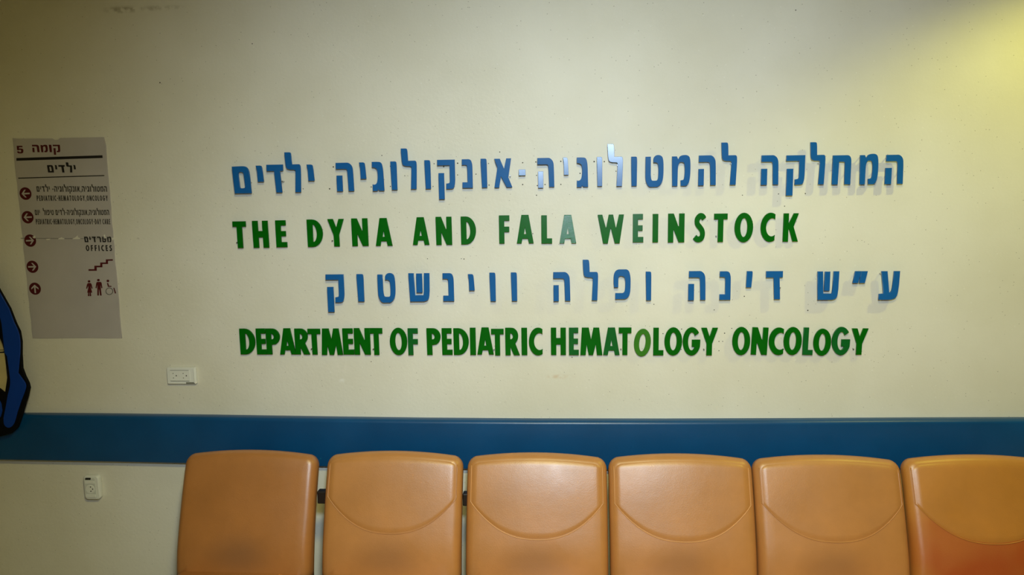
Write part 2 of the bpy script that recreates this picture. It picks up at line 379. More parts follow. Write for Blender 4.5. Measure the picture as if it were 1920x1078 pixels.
def s_glyph():
    ctl = [(.40,.80),(.33,.885),(.22,.895),(.12,.80),(.105,.70),(.14,.60),(.24,.50),(.325,.39),(.345,.26),(.30,.14),(.20,.095),(.10,.11),(.02,.18)]
    P = []
    for i in range(len(ctl)-1):
        p0, p1, p2, p3 = ctl[max(i-1, 0)], ctl[i], ctl[i+1], ctl[min(i+2, len(ctl)-1)]
        for k in range(3):
            t = k/3
            P.append(tuple(0.5*((2*p1[j])+(-p0[j]+p2[j])*t+(2*p0[j]-5*p1[j]+4*p2[j]-p3[j])*t*t+(-p0[j]+3*p1[j]-3*p2[j]+p3[j])*t**3) for j in (0, 1)))
    P.append(ctl[-1]); w = 0.1; A, B = [], []
    for i, p in enumerate(P):
        a, b = P[max(i-1, 0)], P[min(i+1, len(P)-1)]
        dx, dy = b[0]-a[0], b[1]-a[1]; L = sqrt(dx*dx+dy*dy)
        A.append((p[0]-dy/L*w, p[1]+dx/L*w)); B.append((p[0]+dy/L*w, p[1]-dx/L*w))
    return [A + B[::-1]]
LAT['S'] = s_glyph()
rect = [[(0,0),(1,0),(1,1),(0,1)]]
HEB = {  # name: [main contours, optional second piece]
 'he': [[px((0,0),(110,0),(150,0,1),(190,40,1),(196,110,1),(200,318),(138,318),(132,120,1),(128,72,1),(95,70,1),(0,70))], rect],
 'mem': [[px((1200,222),(1245,222),(1258,250),(1272,222,1),(1300,211,1),(1345,211,1),(1372,240,1),(1376,380,1),(1368,460,1),(1345,500,1),(1320,500,1),(1288,500),(1285,447),(1302,445,1),(1318,440,1),(1324,350,1),(1318,285,1),(1300,275,1),(1272,275,1),(1258,310,1),(1257,350),(1257,500),(1208,500))]],
 'het': [[px((993,237),(1120,237),(1165,237,1),(1187,275,1),(1187,330),(1187,543),(1125,543),(1122,340),(1122,308,1),(1100,305,1),(1060,305),(1055,543),(993,543))]],
 'lamed': [[px((713,157),(765,157),(785,160,1),(790,200),(794,292),(850,292),(892,292,1),(890,400),(882,605),(818,605),(830,385),(830,355,1),(800,352),(770,352,1),(728,340,1),(720,280))]],
 'qof': [[px((613,243),(808,243),(808,460),(805,510,1),(790,565,1),(745,568,1),(708,568),(708,508),(722,506,1),(748,500,1),(750,460),(750,305),(613,305))], rect],
 'tet': [[px((952,225),(1002,225),(1004,390),(1010,450,1),(1040,452,1),(1072,450,1),(1076,380,1),(1074,300,1),(1060,282,1),(1045,280),(1028,280),(1024,240,1),(1050,211,1),(1090,211,1),(1120,240,1),(1124,400,1),(1112,470,1),(1075,512,1),(1035,511,1),(985,512,1),(955,450,1),(953,380))]],
 'vav': [[px((0,0),(46,0),(62,4,1),(64,60),(64,320),(8,320))]],
 'yod': [[px((0,0),(46,0),(66,6,1),(72,60),(80,180),(14,180),(12,60))]],
 'yodr': [[px((4,0),(56,0),(62,8,1),(60,60),(52,170),(0,170))]],
 'gimel': [[px((1685,265),(1740,265),(1795,268,1),(1812,340,1),(1815,420),(1820,588),(1765,588),(1752,572),(1738,590),(1687,590),(1687,512),(1698,520),(1735,512,1),(1750,440,1),(1748,350,1),(1720,330,1),(1687,325))]],
 'nun': [[px((888,237),(930,237),(985,237,1),(1003,290,1),(1004,350),(1005,555),(890,555),(890,492),(948,492),(947,345),(945,302,1),(915,300),(888,300))]],
 'alef': [[px((1247,230),(1312,230),(1358,342),(1385,228),(1440,228),(1405,440),(1449,550),(1385,550),(1322,425),(1298,552),(1243,552),(1283,325))]],
 'dalet': [[px((513,297),(697,297),(697,365),(662,368),(675,608),(610,608),(597,368),(515,368))]],
 'samekhmem': [[px((125,315),(235,312),(285,314,1),(318,350,1),(326,420),(335,617),(142,617)), px((196,400),(200,378,1),(245,376,1),(258,400,1),(266,540),(262,558,1),(208,560,1),(205,540))]],
 'shin': [[px((0,0),(55,0),(66,222),(135,222),(150,222,1),(155,180),(160,0),(216,0),(213,180),(205,265,1),(160,286,1),(120,285),(12,285))], rect],
 'pe': [[px((805,358),(798,320,1),(798,225,1),(830,182,1),(885,182,1),(945,182,1),(965,250,1),(966,340,1),(960,430,1),(925,475,1),(870,475),(815,475),(815,415),(860,415),(905,415,1),(914,350,1),(912,262,1),(880,245,1),(845,250,1),(845,310),(845,358))]],
 'ayin': [[px((1525,145),(1585,145),(1612,362),(1635,340,1),(1642,260),(1648,145),(1707,145),(1703,280),(1692,400,1),(1640,428,1),(1600,428),(1510,428),(1510,370),(1555,365))]],
 'gershayim': [[[(.13,1),(.54,1),(.36,0),(0,0)]], [[(.2,1),(1,1),(.7,0),(0,0)]]],
 'hyphen': [rect[0]] and [rect],
 'resh': [[px((0,0),(110,0),(150,0,1),(190,40,1),(196,110,1),(200,318),(138,318),(132,120,1),(128,72,1),(95,70,1),(0,70))]],
 'bet': [[px((0,0),(110,0),(150,0,1),(185,40,1),(186,110,1),(186,250),(210,250),(210,318),(0,318),(0,250),(128,250),(126,72,1),(95,70,1),(0,70))]],
}
def norm(contours):
    cs = [chaikin(c) for c in contours]
    x0 = min(p[0] for c in cs for p in c); x1 = max(p[0] for c in cs for p in c)
    y0 = min(p[1] for c in cs for p in c); y1 = max(p[1] for c in cs for p in c)
    return [[((p[0]-x0)/(x1-x0)-0.5, (p[1]-y0)/(y1-y0)-0.5) for p in c] for c in cs], (x1-x0), (y1-y0)
def solid(name, contours, th, bev=0.0006):
    """flat shape in x/z extruded along y; front face at y = -th/2"""
    cu = bpy.data.curves.new('tmp', 'CURVE'); cu.dimensions = '2D'; cu.fill_mode = 'BOTH'
    cu.extrude = max(th/2-bev, 0.00001); cu.bevel_depth = bev; cu.bevel_resolution = 1 if bev else 0; cu.offset = -bev
    for c in contours:
        s = cu.splines.new('POLY'); s.points.add(len(c)-1)
        for q, p in zip(s.points, c): q.co = (p[0], p[1], 0, 1)
        s.use_cyclic_u = True
    o = bpy.data.objects.new('tmp', cu)
    me = bpy.data.meshes.new_from_object(o)
    bpy.data.objects.remove(o); bpy.data.curves.remove(cu)
    for v in me.vertices: v.co = Vector((v.co.x, -v.co.z, v.co.y))
    me.materials.clear(); me.name = name
    return me
def pixbox(b):
    x0, y0, x1, y1 = b; cx, cy = (x0+x1)/2, (y0+y1)/2
    c = at(cx, cy); w = (at(x1, cy)-at(x0, cy)).x; h = (at(cx, y0)-at(cx, y1)).z
    return c, w, h
def stud(o, x, z, y0, y1):
    bm = bmesh.new(); bmesh.ops.create_cone(bm, cap_ends=True, segments=8, radius1=0.0025, radius2=0.0025, depth=abs(y1-y0),
                                           matrix=Matrix.Translation((x, (y0+y1)/2, z)) @ Matrix.Rotation(pi/2, 4, 'X'))
    s = link('stud', bm_mesh('stud', bm), M['stud'], o); return s
ORD = ['first', 'second', 'third', 'fourth', 'fifth', 'sixth', 'seventh', 'eighth', 'ninth', 'tenth', 'eleventh']
TH = 0.006
def aim(c, k=1.0, off=(0, 0)):
    """tilt of a loose letter that faces half way between lens and flash"""
    p = Vector((c.x, 0, c.z)); a = (Vector((0, -D_WALL, CAM_Z))-p).normalized(); b = (fo.location-p).normalized()
    n = (a+b).normalized()
    return (radians(off[0]) + k*math.asin(n.z)*-1.0, radians(off[1]) + k*atan2(n.x, -n.y))
def wall_letter(kind, glyph, second, bbox, bbox2, m, label, group, standoff, rot=0.0, tilt=(0, 0), m2=None, face_flash=None, flat_stroke=False):
    c, w, h = pixbox(bbox); g, _, _ = norm(glyph)
    y = -(standoff + TH/2)
    me = solid(kind, [[(p[0]*w, p[1]*h) for p in cc] for cc in g], TH)
    o = link(kind, me, m); o.location = (c.x, y, c.z); o.rotation_euler = (radians(tilt[0]), radians(rot), radians(tilt[1]))
    if face_flash: a_, b_ = aim(c, 1.0, face_flash); o.rotation_euler = (a_, radians(rot), b_)
    tag(o, label, 'letter', group)
    # a stud on each side, behind solid material
    if 'lamed' in label: spots = ((0.18*w, 0.0),)
    elif w < 0.035: spots = ((0, 0.25*h), (0, -0.25*h))
    else: spots = ((-0.36*w, 0.40*h), (0.38*w, -0.1*h)) if kind == 'hebrew_letter' else ((-0.3*w, -0.3*h),)
    for sx, sz in spots[:1] if kind == 'latin_letter' else spots:
        stud(o, sx, sz, TH/2-0.001, TH/2+standoff-0.0002)
    if second:
        c2, w2, h2 = pixbox(bbox2); g2, _, _ = norm(second)
        k = link('stroke', solid('stroke', [[(p[0]*w2, p[1]*h2) for p in cc] for cc in g2], TH), m2 or m, o)
        k.location = (c2.x-c.x, 0, c2.z-c.z)
        if flat_stroke:
            a_, b_ = aim(c2, 1.0, (3.2, 0)); k.rotation_euler = (a_-o.rotation_euler.x, 0, b_-o.rotation_euler.z); k['label'] = 'pale shiny short stroke'
        s = stud(o, c2.x-c.x, c2.z-c.z, TH/2-0.001, TH/2+standoff-0.0002)
    return o

# top Hebrew line, left to right as in the photograph: (glyph, bbox, bbox of second stroke, options)
SO_B = 0.019
P_ = dict(pale=1)
row1 = [
 ('samekhmem', (441.5,312.2,475.5,362.8)), ('yod', (485.3,311,498.8,341.2)), ('dalet', (505.5,309.3,536.2,361.3)), ('lamed', (539.5,286.2,568.4,360.8)), ('yod', (579.5,309,593.2,339.4)), None,
 ('he', (634,305.7,666.5,358.6), (635.3,329.5,646,359)), ('yod', (677,305,689.6,335.8)), ('gimel', (701,304,722.8,358.3)), ('vav', (735.5,303.3,747,356.3)), ('lamed', (755.2,279.2,783.8,355)),
 ('vav', (798.6,301,809.6,354.3)), ('qof', (822.2,300.2,855,354.7), (824.8,325,835.2,373.8)), ('nun', (868,299.2,887.6,352.6)), ('vav', (903.1,298.2,914.3,352)), ('alef', (927.4,297.8,961,352)), 'HY',
 ('hyphen', (973.3,318.2,985.9,329.4), None, P_), 'HY',
 ('he', (1008,296.8,1039.4,351), (1009.3,321.8,1018.9,352.6), dict(pale2=1, tilt=(5.5, 1))), ('yod', (1055.4,295.9,1066,328.4), None, P_), ('gimel', (1081,295.9,1102.4,351.2), None, dict(tilt=(5, 0))), ('vav', (1118.3,295,1128.5,349.5), None, dict(half=1, tilt=(-1.0, 1.5))),
 ('lamed', (1138,270.8,1166.9,349.6), None, P_), ('vav', (1181.8,294.4,1193,349), None, dict(tilt=(5, 0))), ('tet', (1208.4,291.6,1242.2,351)), ('mem', (1257.5,291.6,1292.2,349)), ('he', (1307.5,292.1,1339.8,347.5), (1307,317.3,1317.2,348)), ('lamed', (1348.9,268.2,1378.7,347)), None,
 ('he', (1423.6,291.9,1456.2,346.5), (1423.4,317,1434.6,347)), ('qof', (1469.8,291.9,1504.6,346.9), (1470.5,317,1482.5,366.9)), ('lamed', (1513.8,267.6,1542.7,346.2)), ('het', (1555.8,291.9,1590.3,346.2)), ('mem', (1606.2,289.3,1640.8,346)), ('he', (1655,291,1687.9,345.3), (1653.8,315.4,1665.6,345.7)),
]
row3 = [
 ('qof', (615.2,513.3,648.8,565.5), (618.2,536.6,629.8,583.2)), ('vav', (672.6,512.7,685.4,563.8)), ('tet', (711.3,510.8,744,566)), ('shin', (768.8,511,808,563.8), (783,511.6,794,547.1)), ('nun', (832.2,511,852.8,563)), ('yod', (878.9,512.8,891.2,543.2)), ('vav', (919.2,510,930.4,563.2)), ('vav', (959,509.6,970.2,562.7)), None,
 ('he', (1037.5,509,1069.2,562.4), (1038,533.3,1047.8,563.2)), ('lamed', (1092.2,486,1120.8,561.6)), ('pe', (1149.5,504,1181.2,559.2)), ('vav', (1209.1,508,1219.5,561.5)), None,
 ('he', (1289.3,507.1,1320.7,560.9), (1288.3,530.9,1299,561.4)), ('nun', (1346.4,507.5,1367.2,560.6)), ('yodr', (1396,507.2,1407.5,537.4)), ('dalet', (1432.1,507.2,1463.4,559.4)), None,
 ('shin', (1527.3,507.6,1567.8,560.7), (1541.3,508,1551.5,543.5)), ('gershayim', (1594,507.2,1609.5,529.2), (1606.3,507.2,1621.2,529.2)), ('ayin', (1643,507.2,1680.3,560.3)),
]
NICE = {'samekhmem': 'final mem', 'yodr': 'yod', 'gershayim': 'double-stroke mark', 'hyphen': 'hyphen block'}
def hebrew_row(row, line, group, nwords):
    # reading order is right to left
    words, cur = [], []
    for e in row:
        if e is None or e == 'HY':
            if cur: words.append(cur)
            cur = []
        else: cur.append(e)
    words.append(cur)
    words = [w for w in words]; tot = len([w for w in words if w[0][0] != 'hyphen']); wi = 0
    for w in words:
        hy = w[0][0] == 'hyphen'
        for i, e in enumerate(w):
            g = e[0]; b2 = e[2] if len(e) > 2 else None; op = e[3] if len(e) > 3 else {}
            nm = NICE.get(g, g); look = 'pale shiny blue' if op.get('pale') or op.get('half') else 'blue'
            if hy: label = f'{look} square hyphen block between two words of {line}'
            else:
                wo = ORD[wi]; lo = ORD[i]
                label = f'{look} Hebrew {nm}, {lo} from left in {wo} word from left, {line}'
                if g == 'gershayim': label = 'pair of short slanted blue strokes between two letters, right end of lower blue line'
            tilt = op.get('tilt', (random.uniform(-0.4, 0.4), random.uniform(-0.4, 0.4)))
            if op.get('pale'): tilt = (0.0, 0.0)
            if not op and g != 'hyphen' and e[1][0] > 900 and e[1][0] < 1300 and row is row1: tilt = (4.0, 0)
            second = HEB[g][1] if b2 else None
            ff = {'pale': (3.2, 0), 'half': (3.9, 0)}.get('pale' if op.get('pale') else 'half' if op.get('half') else '')
            wall_letter('hebrew_letter' if not hy else 'hyphen_block', HEB[g][0], second, e[1], b2, M['blue'], label, group, SO_B, 0, tilt, face_flash=ff, flat_stroke=bool(op.get('pale2')))
        if not hy: wi += 1
hebrew_row(row1, 'top blue line', 'blue Hebrew letters of the top line', 4)
hebrew_row(row3, 'lower blue line', 'blue Hebrew letters of the lower line', 5)

row2 = [
 ('T', (440.2,414.8,464.8,464.6)), ('H', (476.8,413.7,505.8,464)), ('E', (519.8,412.8,540,463)), None,
 ('D', (578.4,411.2,607.3,462.5)), ('Y', (617.4,410.3,647.8,461.5)), ('N', (661.5,409.2,691.7,460.8)), ('A', (705.3,408.6,736.5,460.4)), None,
 ('A', (774.5,407,805.5,458.7)), ('N', (818.6,406.2,848.2,458.7)), ('D', (865.2,405.6,893.2,457.8)), None,
 ('F', (936.4,403.6,955.8,456.2)), ('A', (969.1,402.7,1000.6,455.8), dict()), ('L', (1015.2,403.4,1035.2,456.1)), ('A', (1048.8,402.7,1080.2,455.8), dict(m='green_rough', pale=1)), None,
 ('W', (1120.2,402.2,1169.1,456)), ('E', (1185.9,401,1205.6,453.9), dict(m='green_cool')), ('I', (1222.8,401,1233.2,453.9)), ('N', (1251.5,400.2,1282.2,453.9)), ('S', (1298.5,399.2,1322.2,453.8)), ('T', (1337.2,400.3,1362.2,453.3)), ('O', (1375.6,398.7,1410.2,453.9)), ('C', (1424.3,398.7,1450.9,453.2)), ('K', (1466.3,399.8,1494.7,452.6)),
]
row4 = [
 ('D', (452.8,615,481.2,663)), ('E', (483.4,614.8,501.6,663)), ('P', (501.9,614.7,527.7,663)), ('A', (526.4,614.4,556,663)), ('R', (555.4,614.8,582.4,663.1)), ('T', (579.8,615.2,603.4,663.4)), ('M', (604.4,614.7,643.8,663.9)), ('E', (644.8,614.4,665,663.5)), ('N', (666,614,696,663.5)), ('T', (695.6,614,719,663.9)), None,
 ('O', (732.6,613.2,764.8,664.4)), ('F', (766.4,614.3,785.2,664.4), dict(m='green_cool')), None,
 ('P', (801.5,614.1,827.4,664)), ('E', (829.8,614.1,849,664)), ('D', (851.6,614.1,879.8,664)), ('I', (882.2,613.3,892.8,664)), ('A', (895.2,612.7,926,663.2)), ('T', (921.6,615.4,945.2,664.8)), ('R', (948,613.3,974.8,664.4)), ('I', (978.2,613.3,988.8,664.4)), ('C', (992,613,1017.4,665)), None,
 ('H', (1033.1,613.1,1061,664.2)), ('E', (1066.7,613.1,1085.1,664.2), dict(m='green_cool')), ('M', (1087.8,613.1,1129.2,664.2)), ('A', (1130.4,612.8,1161.4,664.2), dict(m='green_cool')), ('T', (1159.4,612.8,1183.1,664.2)), ('O', (1188,615,1219.4,666.8), dict(m='green_light', rot=5)), ('L', (1224.1,613.3,1243.2,664.6)), ('O', (1244.8,612.3,1277.9,665.1)), ('G', (1279.1,612.3,1311.8,665.1)), ('Y', (1313,613.3,1344.2,664.6)), None,
 ('O', (1371.4,611.7,1404.9,664.4)), ('N', (1407.4,612.5,1437.4,663.6), dict(rot=1.5)), ('C', (1439.7,612.8,1467,664.2)), ('O', (1467.2,611.7,1501,664.2)), ('L', (1503.4,612.9,1522.4,663.9), dict(m='green_cool', rot=1)), ('O', (1522.6,614.8,1555.8,665.6)), ('G', (1557.2,611.7,1591.2,664.4), dict(m='green_cool')), ('Y', (1593.2,614.4,1624,663.7)),
]
def latin_row(row, line, group):
    words, cur = [], []
    for e in row:
        if e is None: words.append(cur); cur = []
        else: cur.append(e)
    words.append(cur)
    kk = 0
    for wi, w in enumerate(words):
        for i, e in enumerate(w):
            op = e[2] if len(e) > 2 else {}
            look = {'green_light': 'yellowish green tilted', 'green_rough': 'speckled shiny green', 'green_cool': 'bluish green'}.get(op.get('m'), 'dark green')
            label = f'{look} capital {e[0]}, {ORD[i]} letter of {ORD[wi]} word, {line}'
            tilt = (0, 0) if op.get('pale') else (random.uniform(0, 2.2), random.uniform(-0.5, 0.5))
            kk += 1
            wall_letter('latin_letter', LAT[e[0]], None, e[1], None, M[op.get('m', 'green')], label, group, 0.0085 + 0.0004*(kk % 2), op.get('rot', 0), tilt, face_flash=(6.0, 0) if op.get('pale') else None)
latin_row(row2, 'upper green line', 'green capital letters of the upper line')
latin_row(row4, 'lowest line', 'green capital letters of the lowest line')

# ------------------------------------------------------------------ directory sign
SX0, SX1, SZ0, SZ1 = -2.1055, -1.7325, 1.69-0.518, 1.69+0.267
sg = thing('directory_sign', 'grey directory sign with red arrows and bilingual text on the left wall', 'sign', ((SX0+SX1)/2, 0, (SZ0+SZ1)/2))
OX, OZ = (SX0+SX1)/2, (SZ0+SZ1)/2
def S(pxx, pyy): p = at(pxx, pyy); return (p.x-OX, p.z-OZ)
edge = []
def wob(a, b, n, amp):
    for i in range(n):
        k = i/n; x = a[0]+(b[0]-a[0])*k; y = a[1]+(b[1]-a[1])*k
        edge.append((x+random.uniform(-amp, amp), y+random.uniform(-amp, amp)))
w2, h2 = (SX1-SX0)/2, (SZ1-SZ0)/2
wob((-w2, -h2), (w2, -h2), 6, 0.0008); wob((w2, -h2), (w2, h2), 26, 0.0022)
edge += [(w2-0.004, h2-0.002), (0.006, h2-0.002), (-0.002, h2-0.008), (-0.016, h2-0.009), (-0.026, h2-0.003), (-w2+0.02, h2-0.001)]
wob((-w2, h2), (-w2, -h2), 22, 0.0016)
bd = link('board', solid('board', [edge], 0.003, 0.0004), M['sign'], sg); bd.location = (0, -0.0015, 0)
LY = -0.0033
def flat(name, contours, m, parent=sg, lift=0.0, label=None):
    o = link(name, solid(name, contours, 0.0004, 0.0), m, parent); o.location = (0, LY-lift, 0)
    if label: o['label'] = label
    return o
def text_contours(s, x0, x1, yb, yt, heb=False, bold=1.0, gap=0.12):
    """s: list of glyph keys laid out left to right between sign pixels (x0..x1, baseline yb .. top yt)"""
    tab = HEB if heb else LAT
    items = []; W_ = 0.0
    for k in s:
        if k == ' ': items.append((None, 0.34)); W_ += 0.34; continue
        if k == 'comma': items.append(([chaikin(c) for c in LAT[',']], .16)); W_ += .16+gap; continue
        if k == 'dash': items.append(([chaikin(c) for c in LAT['-']], .3)); W_ += .3+gap; continue
        if heb:
            g, gw, gh = norm(tab[k][0]); hh = {'yod': .58, 'lamed': 1.36}.get(k, 1.0); y0 = {'yod': .42}.get(k, 0.0)
            gw = {'vav': .22, 'yod': .22, 'lamed': .56, 'nun': .36, 'gimel': .42}.get(k, .6)
            cc = [[((p[0]+.5)*gw, y0+(p[1]+.5)*hh) for p in c] for c in g]
            if k == 'he': cc.append([(0, 0), (.17, 0), (.17, .6), (0, .6)])
            if k == 'qof': cc.append([(.03, -.35), (.21, -.35), (.21, .55), (.03, .55)])
            if k == 'shin': cc.append([(.24, .35), (.38, .35), (.38, 1), (.24, 1)])
            items.append((cc, gw)); W_ += gw+gap
        else:
            cc = [chaikin(c) for c in tab[k]]; gw = max(p[0] for c in cc for p in c)
            items.append((cc, gw)); W_ += gw+gap
    W_ -= gap
    a, b = S(x0, yb), S(x1, yb); top = S(x0, yt); H = top[1]-a[1]; out = []; x = 0.0
    for cc, gw in items:
        if cc is not None:
            for c in cc:
                q = []
                for p in c:
                    k = (x+p[0])/W_
                    q.append((a[0]+(b[0]-a[0])*k, a[1]+(b[1]-a[1])*k + p[1]*H))
                out.append(q)
            x += gw+gap
        else: x += gw
    return out
def stroke_rect(p0, p1, p2, p3): return [S(*p0), S(*p1), S(*p2), S(*p3)]
ty = lambda v: 240+v/4.9
tx = lambda v: v/4.9
flat('floor_title', text_contours(['he', 'mem', 'vav', 'qof'], 62.5, 114.5, 285.5, 271.5, True), M['print_red'], label='dark red Hebrew heading')
flat('floor_number', text_contours(['5'], 33.5, 45.5, 287.5, 273.5), M['print_red'], label='dark red numeral 5')
flat('rule_line', [stroke_rect((32, 301.5), (193.5, 296.2), (193, 291.2), (32, 296.4))], M['print_black'])
flat('section_title', text_contours(['samekhmem', 'yod', 'dalet', 'lamed', 'yod'], 90.5, 144, 323.5, 309.5, True), M['print_black'])
flat('rule_line', [stroke_rect((35.5, 335), (196.8, 330), (196.6, 328.3), (35.3, 333.2))], M['print_black'])
hemat = ['he', 'yod', 'gimel', 'vav', 'lamed', 'vav', 'tet', 'mem', 'he']
onco = ['he', 'yod', 'gimel', 'vav', 'lamed', 'vav', 'qof', 'nun', 'vav', 'alef']
kids = ['samekhmem', 'yod', 'dalet', 'lamed', 'yod']
flat('text_line', text_contours(kids + [' ', 'dash'] + onco + ['comma'] + hemat, 70.2, 202, 359.5, 349.2, True, gap=0.14), M['print_dim'])
flat('text_line', text_contours(list('PEDIATRIC-HEMATOLOGY,ONCOLOGY'), 70.5, 203.5, 376.5, 366.5, gap=0.2), M['print_dim'])
day = ['samekhmem', 'vav', 'yod', ' ', ' ', 'lamed', 'vav', 'pe', 'yod', 'tet', ' ']
flat('text_line', text_contours(day + kids[:4] + ['dash'] + onco + ['comma'] + hemat, 67, 206, 403.2, 393.5, True, gap=0.14), M['print_dim'])
flat('text_line', text_contours(list('PEDIATRIC-HEMATOLOGY,ONCOLOGY-DAY')+[' ']+list('CARE'), 69, 207.8, 420.5, 410.5, gap=0.2), M['print_dim'])
flat('text_line', text_contours(['samekhmem', 'yod', 'dalet', 'resh', 'shin', 'mem'], 159.5, 210, 454, 443.5, True, gap=0.16), M['print_black'])
flat('text_line', text_contours(list('OFFICES'), 162.5, 211.5, 470.5, 459.5, gap=0.34), M['print_black'])
# arrows in dark red discs
def disc_arrow(cx, cy, ang):
    c = S(cx, cy); R_ = 0.0243
    d = flat('arrow_disc', [[(c[0]+R_*cos(i*pi/16), c[1]+R_*sin(i*pi/16)) for i in range(32)]], M['print_red'], label='dark red disc with arrow')
    a = [(-.66,0),(-.12,.62),(.14,.62),(-.26,.12),(.72,.12),(.72,-.12),(-.26,-.12),(.14,-.62),(-.12,-.62)]
    pts = [(c[0]+R_*(x*cos(ang)-y*sin(ang)), c[1]+R_*(x*sin(ang)+y*cos(ang))) for x, y in a]
    o = link('arrow', solid('arrow', [pts], 0.0004, 0), M['sign'], d); o.location = (0, -0.0004, 0)
disc_arrow(49, 363, 0.03); disc_arrow(53, 407.2, 0.03); disc_arrow(57.8, 451, pi+0.03); disc_arrow(62, 500, pi+0.02); disc_arrow(66.8, 541, -pi/2)
# stairs
st = [(167, 504.5), (167, 507.5), (182.5, 507.5), (182.5, 501), (193, 501), (193, 494.8), (203.5, 494.8), (203.5, 488.8), (212.5, 488.6), (212.5, 485.9), (199.5, 486.2), (199.5, 492), (189, 492), (189, 498), (178, 498), (178, 504.5)]
flat('stairs_pictogram', [[S(*p) for p in st]], M['print_red'], label='dark red stair pictogram')
def pic_pts(cx, cy, pts): return [S(cx+x, cy+y) for x, y in pts]
def pic_disc(cx, cy, rx, ry): return [S(cx+rx*cos(i*pi/8), cy+ry*sin(i*pi/8)) for i in range(16)]
flat('woman_pictogram', [pic_disc(168, 527.3, 2.4, 2.2), pic_pts(168.5, 530.5, [(-2.5,0),(2.5,0),(4.2,2),(6.2,10),(4.4,10.8),(2.3,5),(3,9),(5.5,18),(3,18),(3.5,24.5),(.8,24.5),(.6,18),(-.2,18),(0,24.5),(-2.7,24.5),(-2.3,18),(-3.9,18),(-2,9),(-2,5),(-4.3,11),(-6,10),(-4.2,2)])], M['print_red'])
flat('man_pictogram', [pic_disc(185.5, 525, 2.6, 2.3), pic_pts(186.5, 528.3, [(-3.4,0),(3.4,0),(5,1.8),(6.6,11.5),(4.6,12),(3.2,5),(3.6,13),(5.2,25.5),(2.2,25.5),(.4,14),(0,14),(0,25.5),(-3,25.5),(-3,13),(-3.2,5),(-4.4,12),(-6.4,11.5),(-5,1.8)])], M['print_red'])
wr = [pic_disc(203.2, 526.5, 2.5, 2.3), pic_pts(203, 530.5, [(-1.6,0),(1,0),(2.2,5),(7,5.5),(7,7.2),(.4,7)]), pic_pts(213.5, 539.5, [(0,0),(1.8,-.3),(5.2,10),(3,10.6)])]
flat('wheelchair_pictogram', wr, M['print_red'])
ringp = [S(206+7.0*cos(i*pi/12), 545.8+6.8*sin(i*pi/12)) for i in range(24)]; ringi = [S(206+5.9*cos(i*pi/12), 545.8+5.7*sin(i*pi/12)) for i in range(24)]
flat('wheel_ring', [ringp, ringi], M['print_dim'], label='thin grey wheel outline')
# torn chips along an old crease
chips = [[(87.5,447.8),(96.5,447.2),(94,449.6),(89,450)], [(110,447.5),(117,444.5),(119,446),(122.5,446.8),(121,448.6),(111,448.6)], [(137,447.5),(143,444.6),(147,441),(147.5,445),(152.5,446.6),(150,448.2),(138,448.4)], [(195.5,441),(197.5,439.2),(200,446.5),(197,447)], [(210,446),(213.5,445.4),(216.5,449),(211.5,450)], [(62,444),(67,441.5),(68,446),(65,447)]]
for i, cpt in enumerate(chips):
    flat('torn_chip', [[S(*p) for p in cpt]], M['chip'], lift=0.0006, label='pale torn chip' if i == 0 else None)
flat('crease', [[S(40, 446.3), S(137, 446.8), S(213, 447.6), S(213, 448.1), S(137, 447.4), S(40, 446.9)]], M['print_dim'], lift=-0.0001)

# ------------------------------------------------------------------ sockets
def rrect(w, h, r, n=6):
    out = []
    for cx, cy, a0 in ((w/2-r, h/2-r, 0), (-w/2+r, h/2-r, 90), (-w/2+r, -h/2+r, 180), (w/2-r, -h/2+r, 270)):
        out += arc(cx, cy, r, r, a0, a0+90, n)
    return out
def face(name, contours, m, parent, y, th=0.002, bev=0.0005, x=0, z=0):
    o = link(name, solid(name, contours, th, bev), m, parent); o.location = (x, y, z); return o
c = at(343.5, 703)
sk = thing('double_socket', 'white double power socket on wall below the directory sign', 'socket', (c.x, 0, c.z))
face('cover_plate', [rrect(0.118, 0.067, 0.004)], M['plastic'], sk, -0.007, 0.014, 0.002)
face('socket_insert', [rrect(0.084, 0.042, 0.002)], M['plastic'], sk, -0.0145, 0.002, 0.0006, -0.006, 0.001)
for z in (0.0225, -0.0205): face('groove', [[(-.038, -.0006), (.038, -.0006), (.038, .0006), (-.038, .0006)]], M['label'], sk, -0.0155, 0.0008, 0, -0.006, z)
face('side_lip', [rrect(0.004, 0.058, 0.0015)], M['plastic'], sk, -0.0155, 0.004, 0.001, 0.0535, 0)
for sx in (-0.032, 0.009):
    for dx, dz, rr in ((0.0, 0.010, .0019), (0.0, -0.008, .0019), (0.0125, 0.001, .0024)):
        face('pin_hole', [arc(0, 0, rr, rr, 0, 345, 11)], M['hole'] if dx else M['label'], sk, -0.0157, 0.0006, 0, sx+dx, dz)
face('rating_label', [rrect(0.036, 0.005, 0.001)], M['label'], sk, -0.0145, 0.0012, 0, 0.036, -0.0285)
c = at(178, 910.5)
sk = thing('single_socket', 'small white rounded single socket low on wall left of chairs', 'socket', (c.x, 0, c.z))
sk.rotation_euler = (0, 0, 0)
face('cover_plate', [rrect(0.066, 0.101, 0.014)], M['plastic'], sk, -0.011, 0.022, 0.004)
face('socket_insert', [rrect(0.046, 0.084, 0.004)], M['plastic_dull'], sk, -0.0225, 0.002, 0.0006, -0.004, 0)
face('status_strip', [[(-.012, -.004), (.011, -.004), (.013, .004), (-.010, .004)]], M['black'], sk, -0.0241, 0.001, 0, -0.010, 0.039)
face('upper_flap', [rrect(0.040, 0.012, 0.002)], M['plastic'], sk, -0.0238, 0.003, 0.0006, -0.004, 0.024)
face('lower_flap', [rrect(0.042, 0.013, 0.002)], M['plastic'], sk, -0.0238, 0.003, 0.0006, -0.004, -0.034)
